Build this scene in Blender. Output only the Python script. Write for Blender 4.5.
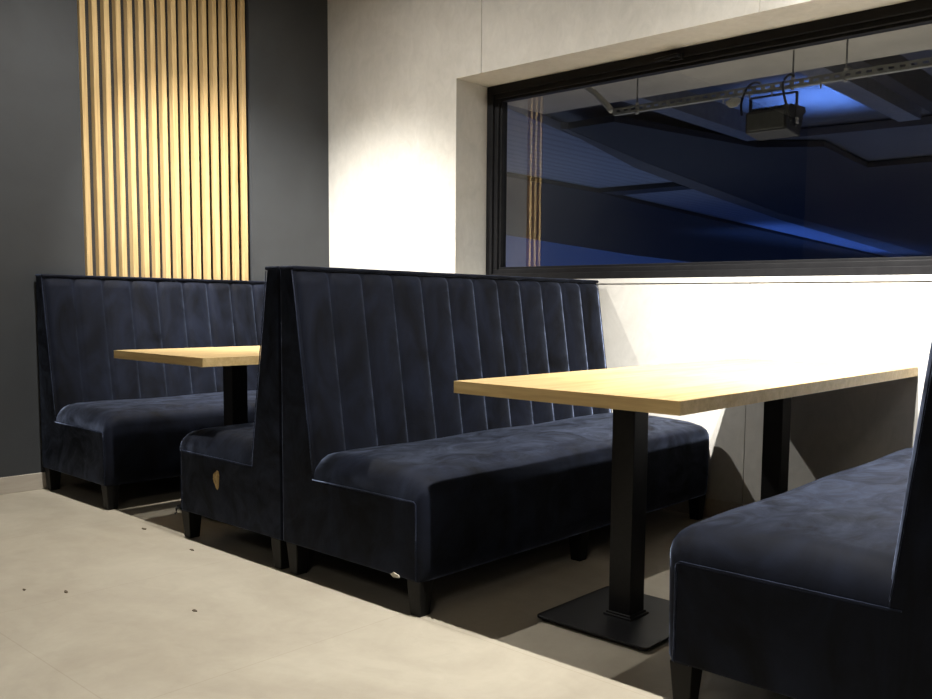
import bpy, bmesh, math, random
from mathutils import Vector, Matrix
random.seed(7)
PI = math.pi
S = bpy.context.scene
COL = S.collection
for o in list(bpy.data.objects): bpy.data.objects.remove(o)

# ------------------------------------------------------------------ camera
cd = bpy.data.cameras.new('camera'); cam = bpy.data.objects.new('camera', cd); COL.objects.link(cam)
R_ = Vector((0.7545893, 0.6560976, 0.0114403)); U_ = Vector((-0.0672369, 0.0599643, 0.9959335)); F_ = Vector((-0.6527436, 0.7522900, -0.0893623))
M = Matrix.Identity(4)
for i in range(3):
    M[i][0] = R_[i]; M[i][1] = U_[i]; M[i][2] = -F_[i]
M.translation = Vector((4.8028, -3.7021, 0.9747))
cam.matrix_world = M
cd.sensor_fit = 'HORIZONTAL'; cd.sensor_width = 36.0
cd.lens = 890.94 / 932 * 36.0
cd.shift_x = (466 - 509.38) / 932
cd.shift_y = (384.89 - 349.5) / 932
cd.clip_start = .05
S.camera = cam

# ------------------------------------------------------------------ view
S.view_settings.view_transform = 'Standard'; S.view_settings.look = 'None'
S.view_settings.gamma = 1; S.view_settings.use_curve_mapping = False
S.view_settings.exposure = 0.0

# ------------------------------------------------------------------ world: blue dusk
w = bpy.data.worlds.new('dusk'); S.world = w; w.use_nodes = True
bg = w.node_tree.nodes['Background']; bg.inputs[0].default_value = (0.035, 0.085, 0.33, 1); bg.inputs[1].default_value = 0.4

# light powers, all set here
HEADS = [  # x, watts, tilt to the window wall, turn, cone, label
    (0.95, 1080, 33, 18, 68, 'black spot head on the track, at the far booth, aimed into the corner'),
    (1.12, 330, 16, -4, 158, 'black spot head on the track, at the far booth, aimed down'),
    (3.62, 1450, 37, -4, 72, 'black spot head on the track, at the nearer table, aimed at the wall'),
    (3.79, 720, 19, 0, 146, 'black spot head on the track, at the nearer table, aimed down')]
WALL_COL = (1.0, 0.965, 0.90)
FILL_COL = (1.0, 0.95, 0.86)

# ------------------------------------------------------------------ helpers
def link(name, bm, m, parent=None, smooth=False, bevel=0.0, seg=2):
    bmesh.ops.recalc_face_normals(bm, faces=bm.faces[:])
    me = bpy.data.meshes.new(name); bm.to_mesh(me); bm.free()
    me.materials.append(m)
    o = bpy.data.objects.new(name, me); COL.objects.link(o)
    if parent: o.parent = parent
    if smooth:
        for p in me.polygons: p.use_smooth = True
    if bevel:
        b = o.modifiers.new('bevel', 'BEVEL'); b.width = bevel; b.segments = seg; b.limit_method = 'ANGLE'; b.angle_limit = math.radians(40)
        b.harden_normals = False
    return o
def box(bm, x0, x1, y0, y1, z0, z1):
    v = [bm.verts.new((x, y, z)) for x in (x0, x1) for y in (y0, y1) for z in (z0, z1)]
    for f in ((0, 1, 3, 2), (4, 6, 7, 5), (0, 4, 5, 1), (2, 3, 7, 6), (0, 2, 6, 4), (1, 5, 7, 3)):
        bm.faces.new([v[i] for i in f])
def bx(*a):
    bm = bmesh.new(); box(bm, *a); return bm
def prism(bm, pts, a0, a1, axis='y'):
    def P(p, a):
        if axis == 'y': return (p[0], a, p[1])
        if axis == 'x': return (a, p[0], p[1])
        return (p[0], p[1], a)
    A = [bm.verts.new(P(p, a0)) for p in pts]; B = [bm.verts.new(P(p, a1)) for p in pts]
    bm.faces.new(A); bm.faces.new(B[::-1]); n = len(pts)
    for i in range(n): bm.faces.new((A[i], B[i], B[(i + 1) % n], A[(i + 1) % n]))
def tube(bm, pts, r, n=8, closed=False):
    pts = [Vector(p) for p in pts]; rings = []
    for i, p in enumerate(pts):
        t = (pts[min(i + 1, len(pts) - 1)] - pts[max(i - 1, 0)]).normalized()
        a = Vector((0, 0, 1)) if abs(t.z) < .9 else Vector((1, 0, 0))
        u = t.cross(a).normalized(); v = t.cross(u)
        rings.append([bm.verts.new(p + r * (math.cos(2 * PI * k / n) * u + math.sin(2 * PI * k / n) * v)) for k in range(n)])
    for A, B in zip(rings, rings[1:]):
        for k in range(n): bm.faces.new((A[k], A[(k + 1) % n], B[(k + 1) % n], B[k]))
    bm.faces.new(rings[0]); bm.faces.new(rings[-1][::-1])
def cyl(bm, x, y, z0, z1, r0, r1=None, n=24):
    r1 = r0 if r1 is None else r1
    A = [bm.verts.new((x + r0 * math.cos(2 * PI * k / n), y + r0 * math.sin(2 * PI * k / n), z0)) for k in range(n)]
    B = [bm.verts.new((x + r1 * math.cos(2 * PI * k / n), y + r1 * math.sin(2 * PI * k / n), z1)) for k in range(n)]
    bm.faces.new(A); bm.faces.new(B[::-1])
    for k in range(n): bm.faces.new((A[k], A[(k + 1) % n], B[(k + 1) % n], B[k]))
def tag(o, label=None, cat=None, group=None, kind=None):
    if label: o['label'] = label
    if cat: o['category'] = cat
    if group: o['group'] = group
    if kind: o['kind'] = kind
    return o
def empty(name, loc, rz=0.0):
    o = bpy.data.objects.new(name, None); COL.objects.link(o); o.location = loc; o.rotation_euler = (0, 0, rz)
    o.empty_display_size = .1
    return o
def struct(name, bm, m, **k):
    return tag(link(name, bm, m, **k), kind='structure')
def copy_tree(o, parent=None):
    c = o.copy(); COL.objects.link(c)
    if parent: c.parent = parent
    for ch in [q for q in bpy.data.objects if q.parent == o]: copy_tree(ch, c)
    return c

# ------------------------------------------------------------------ materials
def mat(name, col, rough=.6, metal=0.0, spec=.5):
    m = bpy.data.materials.new(name); m.use_nodes = True
    b = m.node_tree.nodes['Principled BSDF']
    b.inputs['Base Color'].default_value = (*col, 1); b.inputs['Roughness'].default_value = rough
    b.inputs['Metallic'].default_value = metal; b.inputs['Specular IOR Level'].default_value = spec
    return m, m.node_tree, b
def noise(nt, scale, detail=4, rough=.55, stretch=(1, 1, 1), dist=0.0, rot=(0, 0, 0)):
    tc = nt.nodes.new('ShaderNodeTexCoord'); mp = nt.nodes.new('ShaderNodeMapping'); n = nt.nodes.new('ShaderNodeTexNoise')
    mp.inputs['Scale'].default_value = stretch; mp.inputs['Rotation'].default_value = rot
    n.inputs['Scale'].default_value = scale; n.inputs['Detail'].default_value = detail; n.inputs['Roughness'].default_value = rough
    n.inputs['Distortion'].default_value = dist
    nt.links.new(tc.outputs['Object'], mp.inputs['Vector']); nt.links.new(mp.outputs[0], n.inputs['Vector'])
    return n.outputs['Fac']
def ramp(nt, fac, stops):
    r = nt.nodes.new('ShaderNodeValToRGB'); e = r.color_ramp.elements
    while len(e) < len(stops): e.new(.5)
    for i, (p, c) in enumerate(stops):
        e[i].position = p; e[i].color = (*c, 1) if not isinstance(c, (int, float)) else (c, c, c, 1)
    nt.links.new(fac, r.inputs[0]); return r.outputs[0]
def mixc(nt, fac, a, b, mode='MIX'):
    n = nt.nodes.new('ShaderNodeMix'); n.data_type = 'RGBA'; n.blend_type = mode
    if isinstance(fac, float): n.inputs[0].default_value = fac
    else: nt.links.new(fac, n.inputs[0])
    nt.links.new(a, n.inputs[6]); nt.links.new(b, n.inputs[7]); return n.outputs[2]
def bump(nt, b, h, strength=.2, dist=.01):
    n = nt.nodes.new('ShaderNodeBump'); n.inputs['Strength'].default_value = strength; n.inputs['Distance'].default_value = dist
    nt.links.new(h, n.inputs['Height']); nt.links.new(n.outputs[0], b.inputs['Normal'])

def m_concrete():
    m, nt, b = mat('polished_plaster', (.5, .47, .42), .62, spec=.35)
    big = ramp(nt, noise(nt, 1.6, 5, .6, (1, 1, 1.3), .6), [(.3, (.47, .455, .42)), (.7, (.56, .545, .51))])
    fine = ramp(nt, noise(nt, 14, 6, .7, (1, 1, .6), 1.2), [(.3, (.86, .86, .86)), (.7, (1.0, 1.0, 1.0))])
    nt.links.new(mixc(nt, 1.0, big, fine, 'MULTIPLY'), b.inputs['Base Color'])
    bump(nt, b, noise(nt, 18, 6, .7, (1, 1, .7), 1.5), .18, .004)
    return m
def m_floor():
    m, nt, b = mat('beige_floor', (.4, .37, .3), .5, spec=.4)
    big = ramp(nt, noise(nt, 1.3, 6, .62, (1, 1.4, 1), .8), [(.28, (.315, .277, .217)), (.72, (.43, .39, .315))])
    f = ramp(nt, noise(nt, 9, 7, .7, (1, 1, 1), .6), [(.3, (.88, .88, .87)), (.7, (1, 1, 1))])
    c = mixc(nt, 1.0, big, f, 'MULTIPLY')
    tc = nt.nodes.new('ShaderNodeTexCoord'); br = nt.nodes.new('ShaderNodeTexBrick')
    br.offset = 0.0; br.inputs['Scale'].default_value = 1.0; br.inputs['Brick Width'].default_value = .92; br.inputs['Row Height'].default_value = .92
    br.inputs['Mortar Size'].default_value = .0022; br.inputs['Mortar Smooth'].default_value = .6
    br.inputs['Color1'].default_value = (1, 1, 1, 1); br.inputs['Color2'].default_value = (.97, .97, .97, 1); br.inputs['Mortar'].default_value = (.84, .83, .81, 1)
    nt.links.new(tc.outputs['Object'], br.inputs['Vector'])
    nt.links.new(mixc(nt, 1.0, c, br.outputs['Color'], 'MULTIPLY'), b.inputs['Base Color'])
    bump(nt, b, noise(nt, 22, 5, .6), .08, .003)
    return m
def m_velvet(name='navy_velvet', k=1.0):
    m, nt, b = mat(name, (.008, .011, .022), .75, spec=.12)
    n = noise(nt, 5.5, 5, .62, (1, 1, .55), 1.3)
    c = ramp(nt, n, [(.32, (.0008 * k, .0011 * k, .0024 * k)), (.68, (.0062 * k, .0086 * k, .0180 * k))])
    nt.links.new(c, b.inputs['Base Color'])
    s = ramp(nt, noise(nt, 7, 6, .65, (1, .6, 1), 1.8), [(.35, .10), (.68, 1.0)])
    nt.links.new(s, b.inputs['Sheen Weight'])
    b.inputs['Sheen Roughness'].default_value = .32
    b.inputs['Sheen Tint'].default_value = (.43, .53, .82, 1)
    bump(nt, b, noise(nt, 9, 4, .6, (1, 1, 1), .8), .25, .006)
    return m
def m_oak(name, axis, cols, scale=1.0):
    m, nt, b = mat(name, cols[1], .42, spec=.4)
    st = {'y': (18, 1.0, 18), 'z': (22, 22, .9), 'x': (1, 18, 18)}[axis]
    g = noise(nt, 2.2 * scale, 8, .62, st, .5)
    c = ramp(nt, g, [(.3, cols[0]), (.5, cols[1]), (.72, cols[2])])
    g2 = noise(nt, 9 * scale, 5, .7, st, .2)
    f = ramp(nt, g2, [(.35, (.84, .82, .78)), (.6, (1, 1, 1))])
    nt.links.new(mixc(nt, 1.0, c, f, 'MULTIPLY'), b.inputs['Base Color'])
    bump(nt, b, g2, .08, .002)
    return m
def m_noise(name, a, c, scale, rough=.6, metal=0.0, st=(1, 1, 1), spec=.5, bmp=0.0):
    m, nt, b = mat(name, a, rough, metal, spec)
    n = noise(nt, scale, 5, .6, st, .4)
    nt.links.new(ramp(nt, n, [(.3, a), (.7, c)]), b.inputs['Base Color'])
    if bmp: bump(nt, b, n, bmp, .004)
    return m
CONC = m_concrete(); FLOOR = m_floor(); VEL = m_velvet()
OAK = m_oak('oak_laminate', 'y', ((.33, .225, .10), (.44, .315, .15), (.53, .40, .205)))
EDGE = m_oak('oak_edge_band', 'x', ((.50, .35, .16), (.60, .44, .21), (.68, .52, .27)), .5)
SLAT = m_oak('oak_slats', 'z', ((.38, .255, .115), (.50, .355, .17), (.60, .45, .24)))
DARKW = m_noise('charcoal_paint', (.027, .0295, .033), (.035, .0385, .043), 3, .65, bmp=.05)
BACKING = m_noise('black_felt', (.02, .019, .018), (.028, .027, .025), 30, .9)
BASEB = m_noise('beige_baseboard', (.36, .32, .27), (.42, .38, .32), 6, .5, st=(1, 1, 8))
CEIL = m_noise('ceiling_paint', (.30, .295, .285), (.34, .335, .325), 3, .8)
BACKWALL = m_noise('dark_plaster', (.13, .125, .12), (.16, .155, .15), 2, .8)
FRAME = m_noise('black_window_frame', (.006, .006, .007), (.010, .010, .011), 20, .5, spec=.12)
STEEL = m_noise('black_powder_coat', (.005, .005, .006), (.008, .008, .009), 60, .45, spec=.25)
LEG = m_noise('black_lacquered_wood', (.004, .004, .0038), (.007, .0065, .006), 12, .5, st=(8, 8, 1), spec=.15)
PIPE = m_velvet('navy_piping', 2.0)
GALV = m_noise('galvanised_steel', (.20, .20, .185), (.30, .295, .27), 15, .5, .35)
SOFF = m_noise('cement_soffit', (.33, .31, .26), (.42, .39, .33), 2.5, .8, bmp=.1)
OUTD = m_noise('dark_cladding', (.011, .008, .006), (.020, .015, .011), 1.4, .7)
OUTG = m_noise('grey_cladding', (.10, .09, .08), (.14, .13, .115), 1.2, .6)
OUTB = m_noise('brown_trim', (.09, .078, .068), (.12, .105, .09), 2, .7)
CABLE = m_noise('black_rubber', (.010, .010, .010), (.016, .016, .016), 40, .6)
CONDUIT = m_noise('grey_pvc', (.42, .40, .35), (.5, .48, .42), 12, .5)
SCRAP = m_noise('torn_paper', (.5, .47, .38), (.66, .62, .52), 30, .8)
BOLT = m_noise('zinc', (.5, .48, .42), (.62, .6, .54), 30, .35, .7)
def m_plank():
    m, nt, b = mat('planked_ceiling', (.2, .22, .26), .6)
    tc = nt.nodes.new('ShaderNodeTexCoord'); wv = nt.nodes.new('ShaderNodeTexWave')
    wv.wave_type = 'BANDS'; wv.bands_direction = 'X'; wv.inputs['Scale'].default_value = 1.3; wv.inputs['Distortion'].default_value = .2
    nt.links.new(tc.outputs['Object'], wv.inputs['Vector'])
    c = ramp(nt, wv.outputs['Fac'], [(.0, (.19, .21, .25)), (.12, (.26, .285, .33)), (1, (.29, .31, .36))])
    nt.links.new(c, b.inputs['Base Color']); return m
PLANK = m_plank()
def m_glass():
    m = bpy.data.materials.new('window_glass'); m.use_nodes = True; nt = m.node_tree
    for n in list(nt.nodes): nt.nodes.remove(n)
    out = nt.nodes.new('ShaderNodeOutputMaterial'); t = nt.nodes.new('ShaderNodeBsdfTransparent'); g = nt.nodes.new('ShaderNodeBsdfGlossy')
    g.inputs['Roughness'].default_value = 0.003; 
    mx = nt.nodes.new('ShaderNodeMixShader'); t.inputs[0].default_value = (.86, .9, .93, 1)
    fr = nt.nodes.new('ShaderNodeLayerWeight'); fr.inputs[0].default_value = .5
    pw = nt.nodes.new('ShaderNodeMath'); pw.operation = 'POWER'; pw.inputs[1].default_value = 4.0; nt.links.new(fr.outputs['Facing'], pw.inputs[0])
    mth = nt.nodes.new('ShaderNodeMath'); mth.operation = 'MULTIPLY_ADD'; mth.inputs[1].default_value = .82; mth.inputs[2].default_value = .17
    nt.links.new(pw.outputs[0], mth.inputs[0]); nt.links.new(mth.outputs[0], mx.inputs[0]); nt.links.new(t.outputs[0], mx.inputs[1]); nt.links.new(g.outputs[0], mx.inputs[2])
    nt.links.new(mx.outputs[0], out.inputs[0]); return m
GLASS = m_glass()
def m_emit(name, col, s):
    m = bpy.data.materials.new(name); m.use_nodes = True; b = m.node_tree.nodes['Principled BSDF']
    b.inputs['Emission Color'].default_value = (*col, 1); b.inputs['Emission Strength'].default_value = s; return m
LENS = m_emit('lamp_lens', WALL_COL, 8.0)

# ------------------------------------------------------------------ room
H = 3.34; XR = 7.6; YB = -7.0
struct('floor', bx(-.2, XR, YB, .0, -.1, 0), FLOOR)
struct('ceiling', bx(-.2, XR + .1, YB - .1, .5, H, H + .12), CEIL)
# left wall: charcoal paint with a shallow recess for the slats
SY0, SY1, RD = -1.595, -.583, .048
struct('wall_left', bx(-.2, 0, YB, SY0, 0, H), DARKW)
struct('wall_left', bx(-.2, 0, SY1, .5, 0, H), DARKW)
struct('wall_left', bx(-.2, -RD - .0005, SY0, SY1, 0, H), DARKW)
struct('wall_right', bx(XR, XR + .1, YB, .5, 0, H), BACKWALL)
struct('wall_rear', bx(-.2, XR + .1, YB - .1, YB, 0, H), BACKWALL)
# window wall: plaster panels with open joints, deep opening for the window
WX0, WX1, WZ0, WZ1, WD = 1.1675, 6.3, 1.085, 2.248, .2565
J = .0035
bm = bmesh.new()
T = .37
edges = [0.0, 1.358, 2.998, 4.638, 6.278, XR]
for a, b in zip(edges, edges[1:]):
    a_ = a + (J / 2 if a > 0 else 0); b_ = b - J / 2
    for c0, c1 in ((a_, min(b_, WX0)), (max(a_, WX0), min(b_, WX1)), (max(a_, WX1), b_)):
        if c1 - c0 < .001: continue
        mid = (c0 + c1) / 2
        if WX0 < mid < WX1:
            box(bm, c0, c1, 0, T, WZ1, H); box(bm, c0, c1, 0, T, 0, WZ0 - .004)
        else: box(bm, c0, c1, 0, T, 0, H)
for e in edges[1:-1]:
    box(bm, e - J / 2, e + J / 2, .006, T, 0, WZ0); box(bm, e - J / 2, e + J / 2, .006, T, WZ1, H)
struct('wall_back', bm, CONC)
# sill board
struct('trim_1', bx(WX0 + .002, WX1 - .002, -.004, WD + .02, WZ0 + .001, 1.111), CONC, bevel=.002)
# baseboards
struct('baseboard_left', bx(0, .012, YB, 0, 0, .085), BASEB, bevel=.002)
bm = bmesh.new()
for a, b in zip(edges, edges[1:]): box(bm, max(a, .012) + .001, b - .001, -.012, 0, 0, .088)
struct('baseboard_back', bm, BASEB, bevel=.002)

# ------------------------------------------------------------------ window
win = tag(empty('window_1', (WX0, WD, 1.111)), kind='structure')
def ring(bm, x0, x1, z0, z1, w, y0, y1):
    box(bm, x0, x1, y0, y1, z0, z0 + w); box(bm, x0, x1, y0, y1, z1 - w, z1)
    box(bm, x0, x0 + w, y0, y1, z0 + w, z1 - w); box(bm, x1 - w, x1, y0, y1, z0 + w, z1 - w)
X0, X1, Z0, Z1 = 0.002, WX1 - WX0 - .002, .001, WZ1 - 1.111 - .001
bm = bmesh.new(); ring(bm, X0, X1, Z0, Z1, .045, 0, .10)
link('window_frame', bm, FRAME, win, bevel=.002)
bm = bmesh.new(); ring(bm, X0 + .040, X1 - .040, Z0 + .040, Z1 - .038, .032, .018, .09)
link('sash_frame', bm, FRAME, win, bevel=.003)
bm = bmesh.new(); ring(bm, X0 + .07, X1 - .07, Z0 + .07, Z1 - .068, .016, .036, .085)
link('glazing_bead', bm, FRAME, win, bevel=.002)
link('glass_pane', bx(X0 + .08, X1 - .08, .060, .0602, Z0 + .08, Z1 - .078), GLASS, win)
bm = bmesh.new()
box(bm, 1.24, 1.31, -.012, 0, 1.078, 1.112); tube(bm, [(1.295, -.012, 1.095), (1.295, -.032, 1.095), (1.25, -.038, 1.092), (1.17, -.036, 1.088)], .009, 10)
link('window_handle', bm, FRAME, win, bevel=.003, smooth=True)

# ------------------------------------------------------------------ slat panel in the recess
sp = tag(empty('slat_panel', (-RD, SY0, 0)), 'tall panel of vertical honey oak slats set in the charcoal wall', 'slat panel')
link('backing', bx(0, .004, .003, SY1 - SY0 - .003, .001, H - .002), BACKING, sp)
bm = bmesh.new()
for k in range(16):
    y = .012 + k * .0630
    box(bm, .005, .0475, y, y + .0275, .001, H - .002)
link('wooden_slats', bm, SLAT, sp, bevel=.0012, seg=1)

# ------------------------------------------------------------------ benches
BL = 1.815; DEP = .735; NCH = 12
def s_end(d, r): return math.sqrt(max(0.0, 1 - (1 - min(d / r, 1)) ** 2))
def bench_body(fb, ft):
    bm = bmesh.new()
    prism(bm, [(0.0, .115), (.70, .115), (.70, .365), (fb + .004, .365), (fb - .004, .42), (ft - .003, 1.088), (ft - .003, 1.098), (0, 1.098)], 0, BL); return bm
def bench_channels(fb, ft):
    bm = bmesh.new()
    bot = Vector((fb - .014, .40)); top = Vector((ft - .009, 1.084)); n2 = Vector((top.y - bot.y, bot.x - top.x)).normalized()
    NV = 26; segs = 10; rows = []
    m0 = .006
    for i in range(NV + 1):
        v = i / NV; p = bot.lerp(top, v); L = (top - bot).length; dt = (1 - v) * L
        row = []
        for c in range(NCH):
            for s in range(segs + (1 if c == NCH - 1 else 0)):
                t = s / segs; y = m0 + (BL - 2 * m0) * (c + t) / NCH
                h = .004 + .027 * (max(0, 1 - (2 * t - 1) ** 2)) ** .42
                if (c == 0 and s == 0) or (c == NCH - 1 and s == segs): h = .0
                h *= s_end(dt + .0005, .03)
                row.append(bm.verts.new((p.x + n2.x * h, y, p.y + n2.y * h)))
        rows.append(row)
    for A, B in zip(rows, rows[1:]):
        for k in range(len(A) - 1): bm.faces.new((A[k], A[k + 1], B[k + 1], B[k]))
    return bm
def bench_seat():
    # one pulled cushion: crowned top, rolled ends, front fall running down to the hem
    bm = bmesh.new(); prof = []
    top = [(.165, 0), (.172, .6), (.19, .86), (.24, .96), (.33, 1.0), (.44, 1.0), (.54, .97), (.62, .92), (.66, .87), (.69, .79)]
    rings = []
    ds = [0, .002, .006, .012, .022, .036, .055, .08, .12, .2, .3, .45, .6, .75]
    ys = ds + [BL / 2] + [BL - d for d in reversed(ds)]
    for y in ys:
        d = min(y, BL - y); y = .0015 + y * (BL - .003) / BL; s = s_end(d, .075); sf = s_end(d, .045)
        wob = .0035 * math.sin(y * 9.1) * min(1, d / .2)
        r = []
        for x, k in top: r.append((x, .366 + (.098 + wob) * k * s))
        fx = .700; b = .036 * sf
        ztop = .366 + (.098 + wob) * .79 * s
        for a in (20, 45, 68, 90):
            aa = math.radians(a); r.append((.69 + (.01 + b) * math.sin(aa), ztop - .05 * s * (1 - math.cos(aa))))
        for z, kk in ((.33, 1.02), (.27, .97), (.21, .94), (.16, .9), (.128, .82), (.116, .55)):
            r.append((fx + b * kk, min(z, ztop - .01)))
        r.append((.699, .1145)); r.append((.66, .1145)); r.append((.66, .360)); r.append((.167, .360))
        rings.append([bm.verts.new((x, y, z)) for x, z in r])
    for A, B in zip(rings, rings[1:]):
        for k in range(len(A)): bm.faces.new((A[k], A[(k + 1) % len(A)], B[(k + 1) % len(A)], B[k]))
    for rg in (rings[0], rings[-1]):
        bm.faces.new([bm.verts.new(v.co) for v in rg])
    return bm
def bench_leg(x, y):
    bm = bmesh.new(); a, b = .031, .022; zt = .116
    A = [bm.verts.new((x + sx * b, y + sy * b, 0)) for sx, sy in ((-1, -1), (1, -1), (1, 1), (-1, 1))]
    B = [bm.verts.new((x + sx * a, y + sy * a, zt)) for sx, sy in ((-1, -1), (1, -1), (1, 1), (-1, 1))]
    bm.faces.new(A[::-1]); bm.faces.new(B)
    for k in range(4): bm.faces.new((A[k], A[(k + 1) % 4], B[(k + 1) % 4], B[k]))
    return bm
def make_bench(fb=.184, ft=.075):
    r = empty('banquette_bench', (0, 0, 0))
    link('upholstered_frame', bench_body(fb, ft), VEL, r, bevel=.006)
    link('channelled_backrest', bench_channels(fb, ft), VEL, r, smooth=True)
    link('seat_cushion', bench_seat(), VEL, r, smooth=True)
    bm = bmesh.new(); box(bm, 0, ft + .007, -.003, BL + .003, 1.088, 1.102); link('top_border', bm, VEL, r, bevel=.006, seg=3)
    for y in (-.001, BL + .001):
        bm = bmesh.new(); tube(bm, [(.180, y, .366), (.40, y, .367), (.690, y, .367), (.699, y, .360), (.700, y, .34), (.700, y, .118)], .0019, 6)
        link('seat_piping', bm, PIPE, r, smooth=True)
        bm = bmesh.new(); tube(bm, [(fb - .001, y, .385), (fb - .006, y, .42), ((fb + ft) / 2 - .004, y, .75), (ft - .001, y, 1.086)], .0020, 6)
        link('back_piping', bm, PIPE, r, smooth=True)
    for x in (.045, .688 - .005):
        for y in (.035, .87, BL - .035):
            link('leg', bench_leg(x, y), LEG, r, bevel=.003)
    return r
Y0 = -1.853
G = 'channel-backed velvet banquettes along the window wall'
b1 = make_bench(); b1.location = (.018, Y0, 0)
tag(b1, 'navy velvet banquette bench with its back against the oak slat wall', 'bench', G)
b2 = copy_tree(b1); b2.location = (2.124, Y0, 0)
tag(b2, 'middle navy velvet banquette bench, channelled back and seat facing the nearer table', 'bench', G)
b3 = copy_tree(b1); b3.location = (2.116, Y0 + BL, 0); b3.rotation_euler = (0, 0, PI)
tag(b3, 'navy velvet banquette bench facing the slat wall, torn hole in its side panel', 'bench', G)
b4 = make_bench(.205, .125); b4.location = (4.436, Y0 + BL, 0); b4.rotation_euler = (0, 0, PI)
tag(b4, 'navy velvet banquette bench at the right edge, cut off by the frame', 'bench', G)
# hole in the side of the bench facing the slat wall (its local far end is the end towards us)
bm = bmesh.new()
pts = []
for k in range(14):
    a = 2 * PI * k / 14; rr = 1 + .18 * math.sin(3 * a + 1)
    pts.append((.428 + .021 * rr * math.cos(a), .282 + .036 * rr * math.sin(a)))
prism(bm, pts, BL + .0005, BL + .002)
HOLE = m_noise('torn_lining', (.22, .14, .05), (.5, .36, .16), 60, .9)
h = link('torn_hole', bm, HOLE, b3); h['label'] = 'torn hole showing tan lining'
bm = bmesh.new()
tube(bm, [(.72, BL - .002, .125), (.738, BL + .004, .118), (.745, BL, .108), (.733, BL + .005, .101), (.742, BL + .008, .095)], .004, 6)
f = link('frayed_hem', bm, CABLE, b3)
bm = bmesh.new(); prism(bm, [(.585, .119), (.60, .128), (.625, .122), (.628, .114), (.60, .112)], -.004, -.001)
link('staple_strip', bm, SCRAP, b2)['label'] = 'pale scrap of lining showing at the hem'

# ------------------------------------------------------------------ tables
TW, TL, TH = .7587, 1.828, .0354
def make_table(px):
    r = empty('pedestal_table', (0, 0, 0))
    link('tabletop', bx(.0012, TW - .0012, .0012, TL - .0012, .75 - TH, .75), OAK, r)
    bm = bmesh.new(); e = .0012; za, zb = .75 - TH, .7498
    box(bm, 0, TW, 0, e, za, zb); box(bm, 0, TW, TL - e, TL, za, zb); box(bm, 0, e, e, TL - e, za, zb); box(bm, TW - e, TW, e, TL - e, za, zb)
    link('edge_band', bm, EDGE, r)
    for py in (.425, 1.478):
        bm = bmesh.new(); hw = .04
        box(bm, px - hw, px + hw, py - hw, py + hw, .018, .706)
        for (d, z) in ((.052, .0235), (.046, .030)): box(bm, px - d, px + d, py - d, py + d, .016, z)
        c = link('pedestal_column', bm, STEEL, r, bevel=.003)
        link('mounting_plate', bx(px - .15, px + .15, py - .15, py + .15, .7065, .7142), STEEL, c, bevel=.002)
        pl = []
        for cx, cy, a0 in ((1, 1, 0), (-1, 1, 90), (-1, -1, 180), (1, -1, 270)):
            for a in range(0, 91, 15):
                aa = math.radians(a0 + a); pl.append((px + cx * .183 + .02 * math.cos(aa), py + cy * .183 + .02 * math.sin(aa)))
        bm = bmesh.new(); prism(bm, pl, .010, .0175, 'z'); bp = link('base_plate', bm, STEEL, r, bevel=.0015)
        for sx in (-1, 1):
            for sy in (-1, 1):
                bm = bmesh.new(); cyl(bm, px + sx * .175, py + sy * .175, 0, .0105, .016, n=16); link('foot', bm, CABLE, bp)
    return r
t1 = make_table(.342); t1.location = (2.9647, -1.8336, 0)
tag(t1, 'long oak-topped table on two black square pedestals, the nearer and larger in view', 'table', 'oak-topped booth tables')
t2 = make_table(.308); t2.location = (.808, -1.8336, 0)
tag(t2, 'oak-topped table with black pedestals in the far booth, half hidden behind the middle benches', 'table', 'oak-topped booth tables')

# ------------------------------------------------------------------ crumbs on the walkway
DEB = m_noise('dry_crumb', (.05, .035, .02), (.10, .07, .04), 80, .9)
crumbs = [(1.658, -2.559, 'faint crumb on the walkway floor nearest the left edge of the frame', .006),
          (1.781, -2.473, 'dark crumb on the open walkway floor at the lower left', .008),
          (1.170, -1.895, 'thin crumb on the lit floor in front of the far table', .010),
          (1.618, -1.925, 'dark crumb on the floor beside the left front leg of the back-to-back benches', .008),
          (2.263, -2.279, 'small lone crumb in the middle of the walkway, in front of the bench backs', .007)]
for x, y, lb, r in crumbs:
    bm = bmesh.new(); pl = []
    for k in range(9):
        a = 2 * PI * k / 9; q = r * random.uniform(.6, 1.3); pl.append((x + 1.8 * q * math.cos(a), y + .8 * q * math.sin(a)))
    prism(bm, pl, 0, .003, 'z')
    tag(link('crumb', bm, DEB), lb, 'crumb', 'crumbs on the walkway floor')

# ------------------------------------------------------------------ track with spot heads over the booth ends
TY, TZ = -1.89, 3.06
tr = empty('lighting_track', (3.3, TY, H)); tag(tr, 'black ceiling lighting track running along the booth ends', 'lighting track')
link('track_bar', bx(-3.1, 3.1, -.018, .018, -.032, -.0005), STEEL, tr, bevel=.002)
def head(x, power, tilt, turn, size, label):
    r = empty('spot_head', (x, TY, H - .034)); tag(r, label, 'spotlight', 'black spot heads on the lighting track')
    bm = bmesh.new(); cyl(bm, 0, 0, TZ - H + .09, 0, .008, n=12); link('stem', bm, STEEL, r)
    rot = Matrix.Translation((0, 0, TZ - H + .034)) @ Matrix.Rotation(math.radians(turn), 4, 'Z') @ Matrix.Rotation(math.radians(tilt), 4, 'X')
    bm = bmesh.new(); cyl(bm, 0, 0, .012, .13, .042, .038, n=28); bm.transform(rot); link('can', bm, STEEL, r, bevel=.003)
    bm = bmesh.new(); cyl(bm, 0, 0, .006, .011, .034, n=24); bm.transform(rot); link('lens', bm, LENS, r)
    ld = bpy.data.lights.new('spot_light', 'SPOT'); ld.energy = power; ld.color = WALL_COL; ld.spot_size = math.radians(size); ld.spot_blend = 1.0; ld.shadow_soft_size = .018
    lo = bpy.data.objects.new('spot_light', ld); COL.objects.link(lo); lo.parent = r; lo.matrix_local = rot
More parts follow.
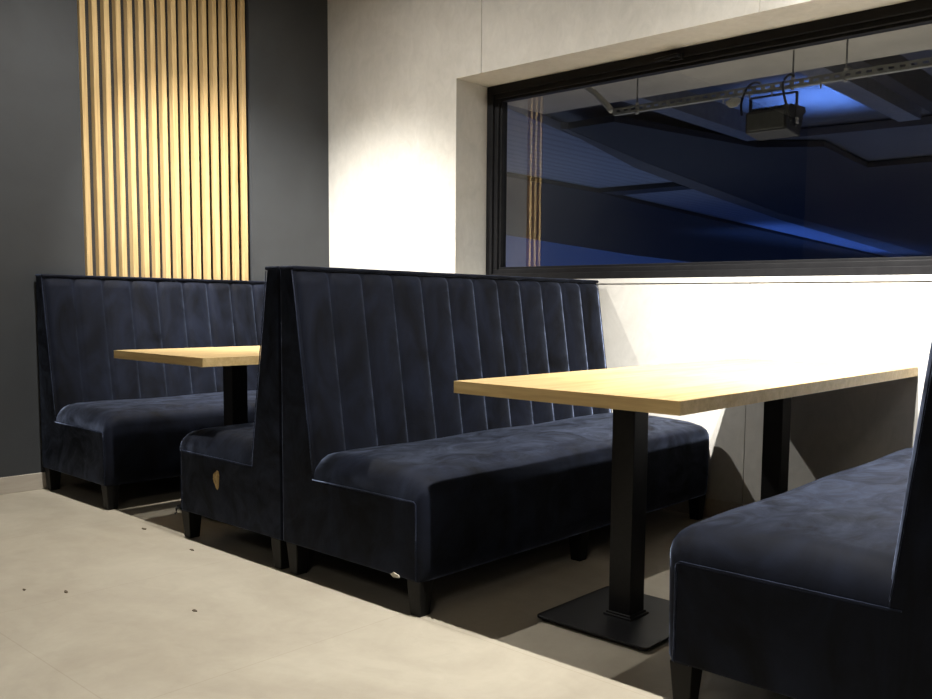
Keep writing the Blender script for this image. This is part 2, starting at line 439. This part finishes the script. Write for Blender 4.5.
for hd in HEADS: head(*hd)

pl_ = empty('added_fill_panel', (5.4, -5.6, H)); tag(pl_, 'unseen dim square fill panel added further back in the room', 'fill lamp')  # unseen panel added as weak fill for the floor under the booths
link('fill_panel_frame', bx(-.62, .62, -.62, .62, -.03, -.0005), STEEL, pl_, bevel=.003)
ld = bpy.data.lights.new('fill_light', 'AREA'); ld.shape = 'SQUARE'; ld.size = 1.16; ld.energy = 36; ld.color = FILL_COL
lo = bpy.data.objects.new('fill_light', ld); COL.objects.link(lo); lo.parent = pl_; lo.location = (0, 0, -.034)

# ------------------------------------------------------------------ outside, beyond the glass
OY = T + .01
o = link('canopy_soffit', bx(.2, 8, OY, 1.985, 2.5, 2.62), SOFF, bevel=.004)
tag(o, 'pale cement soffit outside right above the window', 'canopy')
bm = bmesh.new()
for x in (2.84,): pass
# slotted mounting rail
rl = empty('slotted_rail', (1.585, .95, 2.150)); tag(rl, 'slotted galvanised mounting rail hung outside under the soffit', 'rail')
bm = bmesh.new(); LR = 4.6; hz = .034
box(bm, 0, LR, 0, .003, 0, .011); box(bm, 0, LR, 0, .003, .023, hz)
k = 0; x = 0.0
while x < LR:
    box(bm, x, min(x + .026, LR), 0, .003, .011, .023); x += .054
box(bm, 0, LR, .003, .034, -.003, 0); box(bm, 0, LR, .003, .034, hz, hz + .003)
link('rail_channel', bm, GALV, rl)
for x in (.165, 1.145, 1.43, 2.6, 3.9):
    bm = bmesh.new(); cyl(bm, x, .017, .010, .349, .005, n=10); rd = link('threaded_rod', bm, GALV, rl, smooth=True)
    bm = bmesh.new(); cyl(bm, x, .017, .040, .052, .013, n=6); link('nut', bm, BOLT, rd); bm = bmesh.new(); cyl(bm, x, .017, -.014, -.004, .011, n=6); link('nut', bm, BOLT, rd)
    bm = bmesh.new(); box(bm, x - .03, x + .03, -.01, .045, .340, .349); link('anchor_plate', bm, GALV, rd)
for x in (.74, .90, 1.03, 1.30):
    bm = bmesh.new(); cyl(bm, x, .017, -.028, -.003, .005, n=8); link('bolt', bm, BOLT, rl)
# white conduit
bm = bmesh.new(); tube(bm, [(1.25, .97, 2.42), (1.30, .97, 2.41), (1.35, .97, 2.365), (1.44, .97, 2.30), (1.53, .97, 2.215), (1.560, .965, 2.185), (1.566, .965, 2.180)], .019, 12)
tag(link('conduit_pipe', bm, CONDUIT, smooth=True), 'pale bent conduit pipe at the left end of the slotted rail', 'pipe')
# torn scrap stuck to the rail
bm = bmesh.new(); pl = []
for k in range(18):
    a = 2 * PI * k / 18; q = random.uniform(.75, 1.15); pl.append((2.385 + .05 * q * math.cos(a), 2.118 + .026 * q * math.sin(a)))
prism(bm, pl, .962, .972)
tag(link('paper_scrap', bm, SCRAP), 'ragged cream scrap stuck under the slotted rail left of the floodlight', 'scrap')
# cord: cable ties / loops
def arc(pts, r):
    bm = bmesh.new(); P = [Vector(p) for p in pts]; out = []
    for i in range(len(P) - 1):
        p0 = P[max(i - 1, 0)]; p1 = P[i]; p2 = P[i + 1]; p3 = P[min(i + 2, len(P) - 1)]
        for s in range(6):
            t = s / 6; out.append(.5 * ((2 * p1) + (p2 - p0) * t + (2 * p0 - 5 * p1 + 4 * p2 - p3) * t * t + (3 * p1 - p0 - 3 * p2 + p3) * t ** 3))
    out.append(P[-1]); tube(bm, out, r, 8); return bm
# floodlight
fl = empty('floodlight', (2.60, 1.02, 1.985)); tag(fl, 'black finned floodlight with bracket hanging from the slotted rail outside', 'floodlight')
bm = bmesh.new(); prism(bm, [(-.085, -.055), (.085, -.070), (.13, .035), (.12, .045), (-.075, .06), (-.09, .05)], -.12, .12, 'x')
link('housing', bm, CABLE, fl, bevel=.008)
bm = bmesh.new()
for k in range(13):
    x = -.108 + k * .018; prism(bm, [(-.06, .055), (.12, .038), (.17, .075), (.155, .100), (-.03, .088)], x, x + .006, 'x')
link('cooling_fins', bm, CABLE, fl)
link('front_lens', bx(-.105, .105, -.094, -.088, -.045, .045), m_noise('dusty_lens', (.07, .068, .055), (.11, .105, .09), 25, .35), fl, bevel=.003)
bm = bmesh.new(); box(bm, -.138, -.130, -.012, .012, -.03, .148); box(bm, .130, .138, -.012, .012, -.03, .148); box(bm, -.138, .138, -.012, .012, .148, .155)
link('bracket', bm, CABLE, fl, bevel=.002)
bm = bmesh.new(); cyl(bm, 0, 0, -.002, .010, .018, n=12)
for s in (-1, 1):
    bm2 = bmesh.new(); box(bm2, s * .139 - .006, s * .139 + .006, -.014, .014, -.016, .016); link('pivot_knob', bm2, BOLT, fl, bevel=.003)
bm.free()
tag(link('cable', arc([(2.46, .93, 2.03), (2.455, .93, 2.10), (2.48, .935, 2.17), (2.52, .94, 2.20), (2.56, .945, 2.192)], .007), CABLE, smooth=True), 'black cable looped over the rail at the left of the floodlight', 'cable', 'cables on the floodlight')
tag(link('cable', arc([(2.765, .885, 1.96), (2.72, .90, 2.08), (2.69, .935, 2.17), (2.72, .94, 2.21), (2.75, .945, 2.20)], .007), CABLE, smooth=True), 'black cable looped over the rail at the right of the floodlight', 'cable', 'cables on the floodlight')
# ceilings and beams of the big canopy outside
def slab(name, pts, z0, z1, m, label, cat, bev=0):
    bm = bmesh.new(); prism(bm, pts, z0, z1, 'z'); return tag(link(name, bm, m, bevel=bev), label, cat)
slab('steel_beam', [(.32, 2.0), (.52, 2.0), (.52, 5.3), (.32, 5.3)], 2.75, 2.95, GALV, 'grey steel beam outside running away below the left part of the rail', 'beam')
slab('steel_beam', [(1.90, 2.0), (2.10, 2.0), (2.10, 5.25), (1.90, 5.25)], 2.75, 2.95, GALV, 'grey steel beam outside running away right of the floodlight', 'beam')
slab('dark_beam', [(2.27, 2.0), (2.40, 2.0), (2.40, 5.0), (2.27, 5.0)], 2.74, 2.95, OUTD, 'black beam outside, rightmost of the beams under the canopy', 'beam')
slab('canopy_roof', [(-4.0, 2.0), (9, 2.0), (9, 13), (-4.0, 13)], 3.42, 3.55, OUTG, 'blue-lit canopy ceiling outside above the floodlight', 'canopy')
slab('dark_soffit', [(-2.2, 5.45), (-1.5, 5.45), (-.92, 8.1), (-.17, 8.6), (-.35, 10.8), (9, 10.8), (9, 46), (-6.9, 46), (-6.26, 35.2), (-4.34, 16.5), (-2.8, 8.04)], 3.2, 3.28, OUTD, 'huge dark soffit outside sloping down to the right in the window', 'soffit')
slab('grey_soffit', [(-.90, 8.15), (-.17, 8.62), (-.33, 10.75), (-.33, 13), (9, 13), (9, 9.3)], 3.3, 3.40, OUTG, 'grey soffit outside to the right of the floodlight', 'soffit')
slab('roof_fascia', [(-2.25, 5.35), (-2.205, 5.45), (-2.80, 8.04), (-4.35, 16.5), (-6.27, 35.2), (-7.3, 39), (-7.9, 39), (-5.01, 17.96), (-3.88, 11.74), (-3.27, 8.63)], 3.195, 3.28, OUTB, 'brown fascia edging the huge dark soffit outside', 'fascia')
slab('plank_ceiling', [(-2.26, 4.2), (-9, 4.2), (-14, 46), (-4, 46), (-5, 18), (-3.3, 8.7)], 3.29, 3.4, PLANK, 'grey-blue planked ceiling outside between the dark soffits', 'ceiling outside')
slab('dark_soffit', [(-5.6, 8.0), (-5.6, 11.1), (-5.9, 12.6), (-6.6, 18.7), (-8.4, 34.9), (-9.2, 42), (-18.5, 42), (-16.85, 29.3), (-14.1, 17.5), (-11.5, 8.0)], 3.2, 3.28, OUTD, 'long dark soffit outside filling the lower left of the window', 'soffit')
slab('dark_beam', [(-5.55, 10.9), (-3.78, 11.0), (-3.86, 11.5), (-5.5, 11.5)], 3.20, 3.285, CABLE, 'black crossbar under the planked ceiling between the dark soffits', 'beam')
# unseen upward lamps added outside to brighten the canopy, soffits and ceilings
def area(name, loc, rot, sx, sy, power, col):
    ld = bpy.data.lights.new(name, 'AREA'); ld.shape = 'RECTANGLE'; ld.size = sx; ld.size_y = sy; ld.energy = power; ld.color = col
    lo = bpy.data.objects.new(name, ld); COL.objects.link(lo); lo.location = loc; lo.rotation_euler = rot; return lo
area('added_blue_far', (-7.0, 27, .6), (PI, 0, 0), 3, 14, 160, (.10, .25, 1.0)).data.spread = math.radians(75)  # added blue lamp under the far end of the planked ceiling
area('added_blue_near', (.6, 6.6, .5), (PI, 0, 0), .8, .8, 60, (.12, .28, 1.0)).data.spread = math.radians(36)  # added blue lamp tinting the canopy roof beyond the beams
area('added_neutral_fill', (2.0, 10.5, .4), (PI, 0, 0), 4, 3, 26, (.9, .92, 1.0))  # added neutral lamp lifting the grey and dark soffits
area('added_cool_fill', (-4.5, 10.0, .4), (PI, 0, 0), 4, 6, 30, (.75, .85, 1.0))  # added cool lamp lifting the planked ceiling
area('added_warm_fill', (3.0, 1.5, .3), (PI, 0, 0), 3.0, .5, 45, (1.0, .85, .62))  # added warm lamp lifting the cement soffit over the window
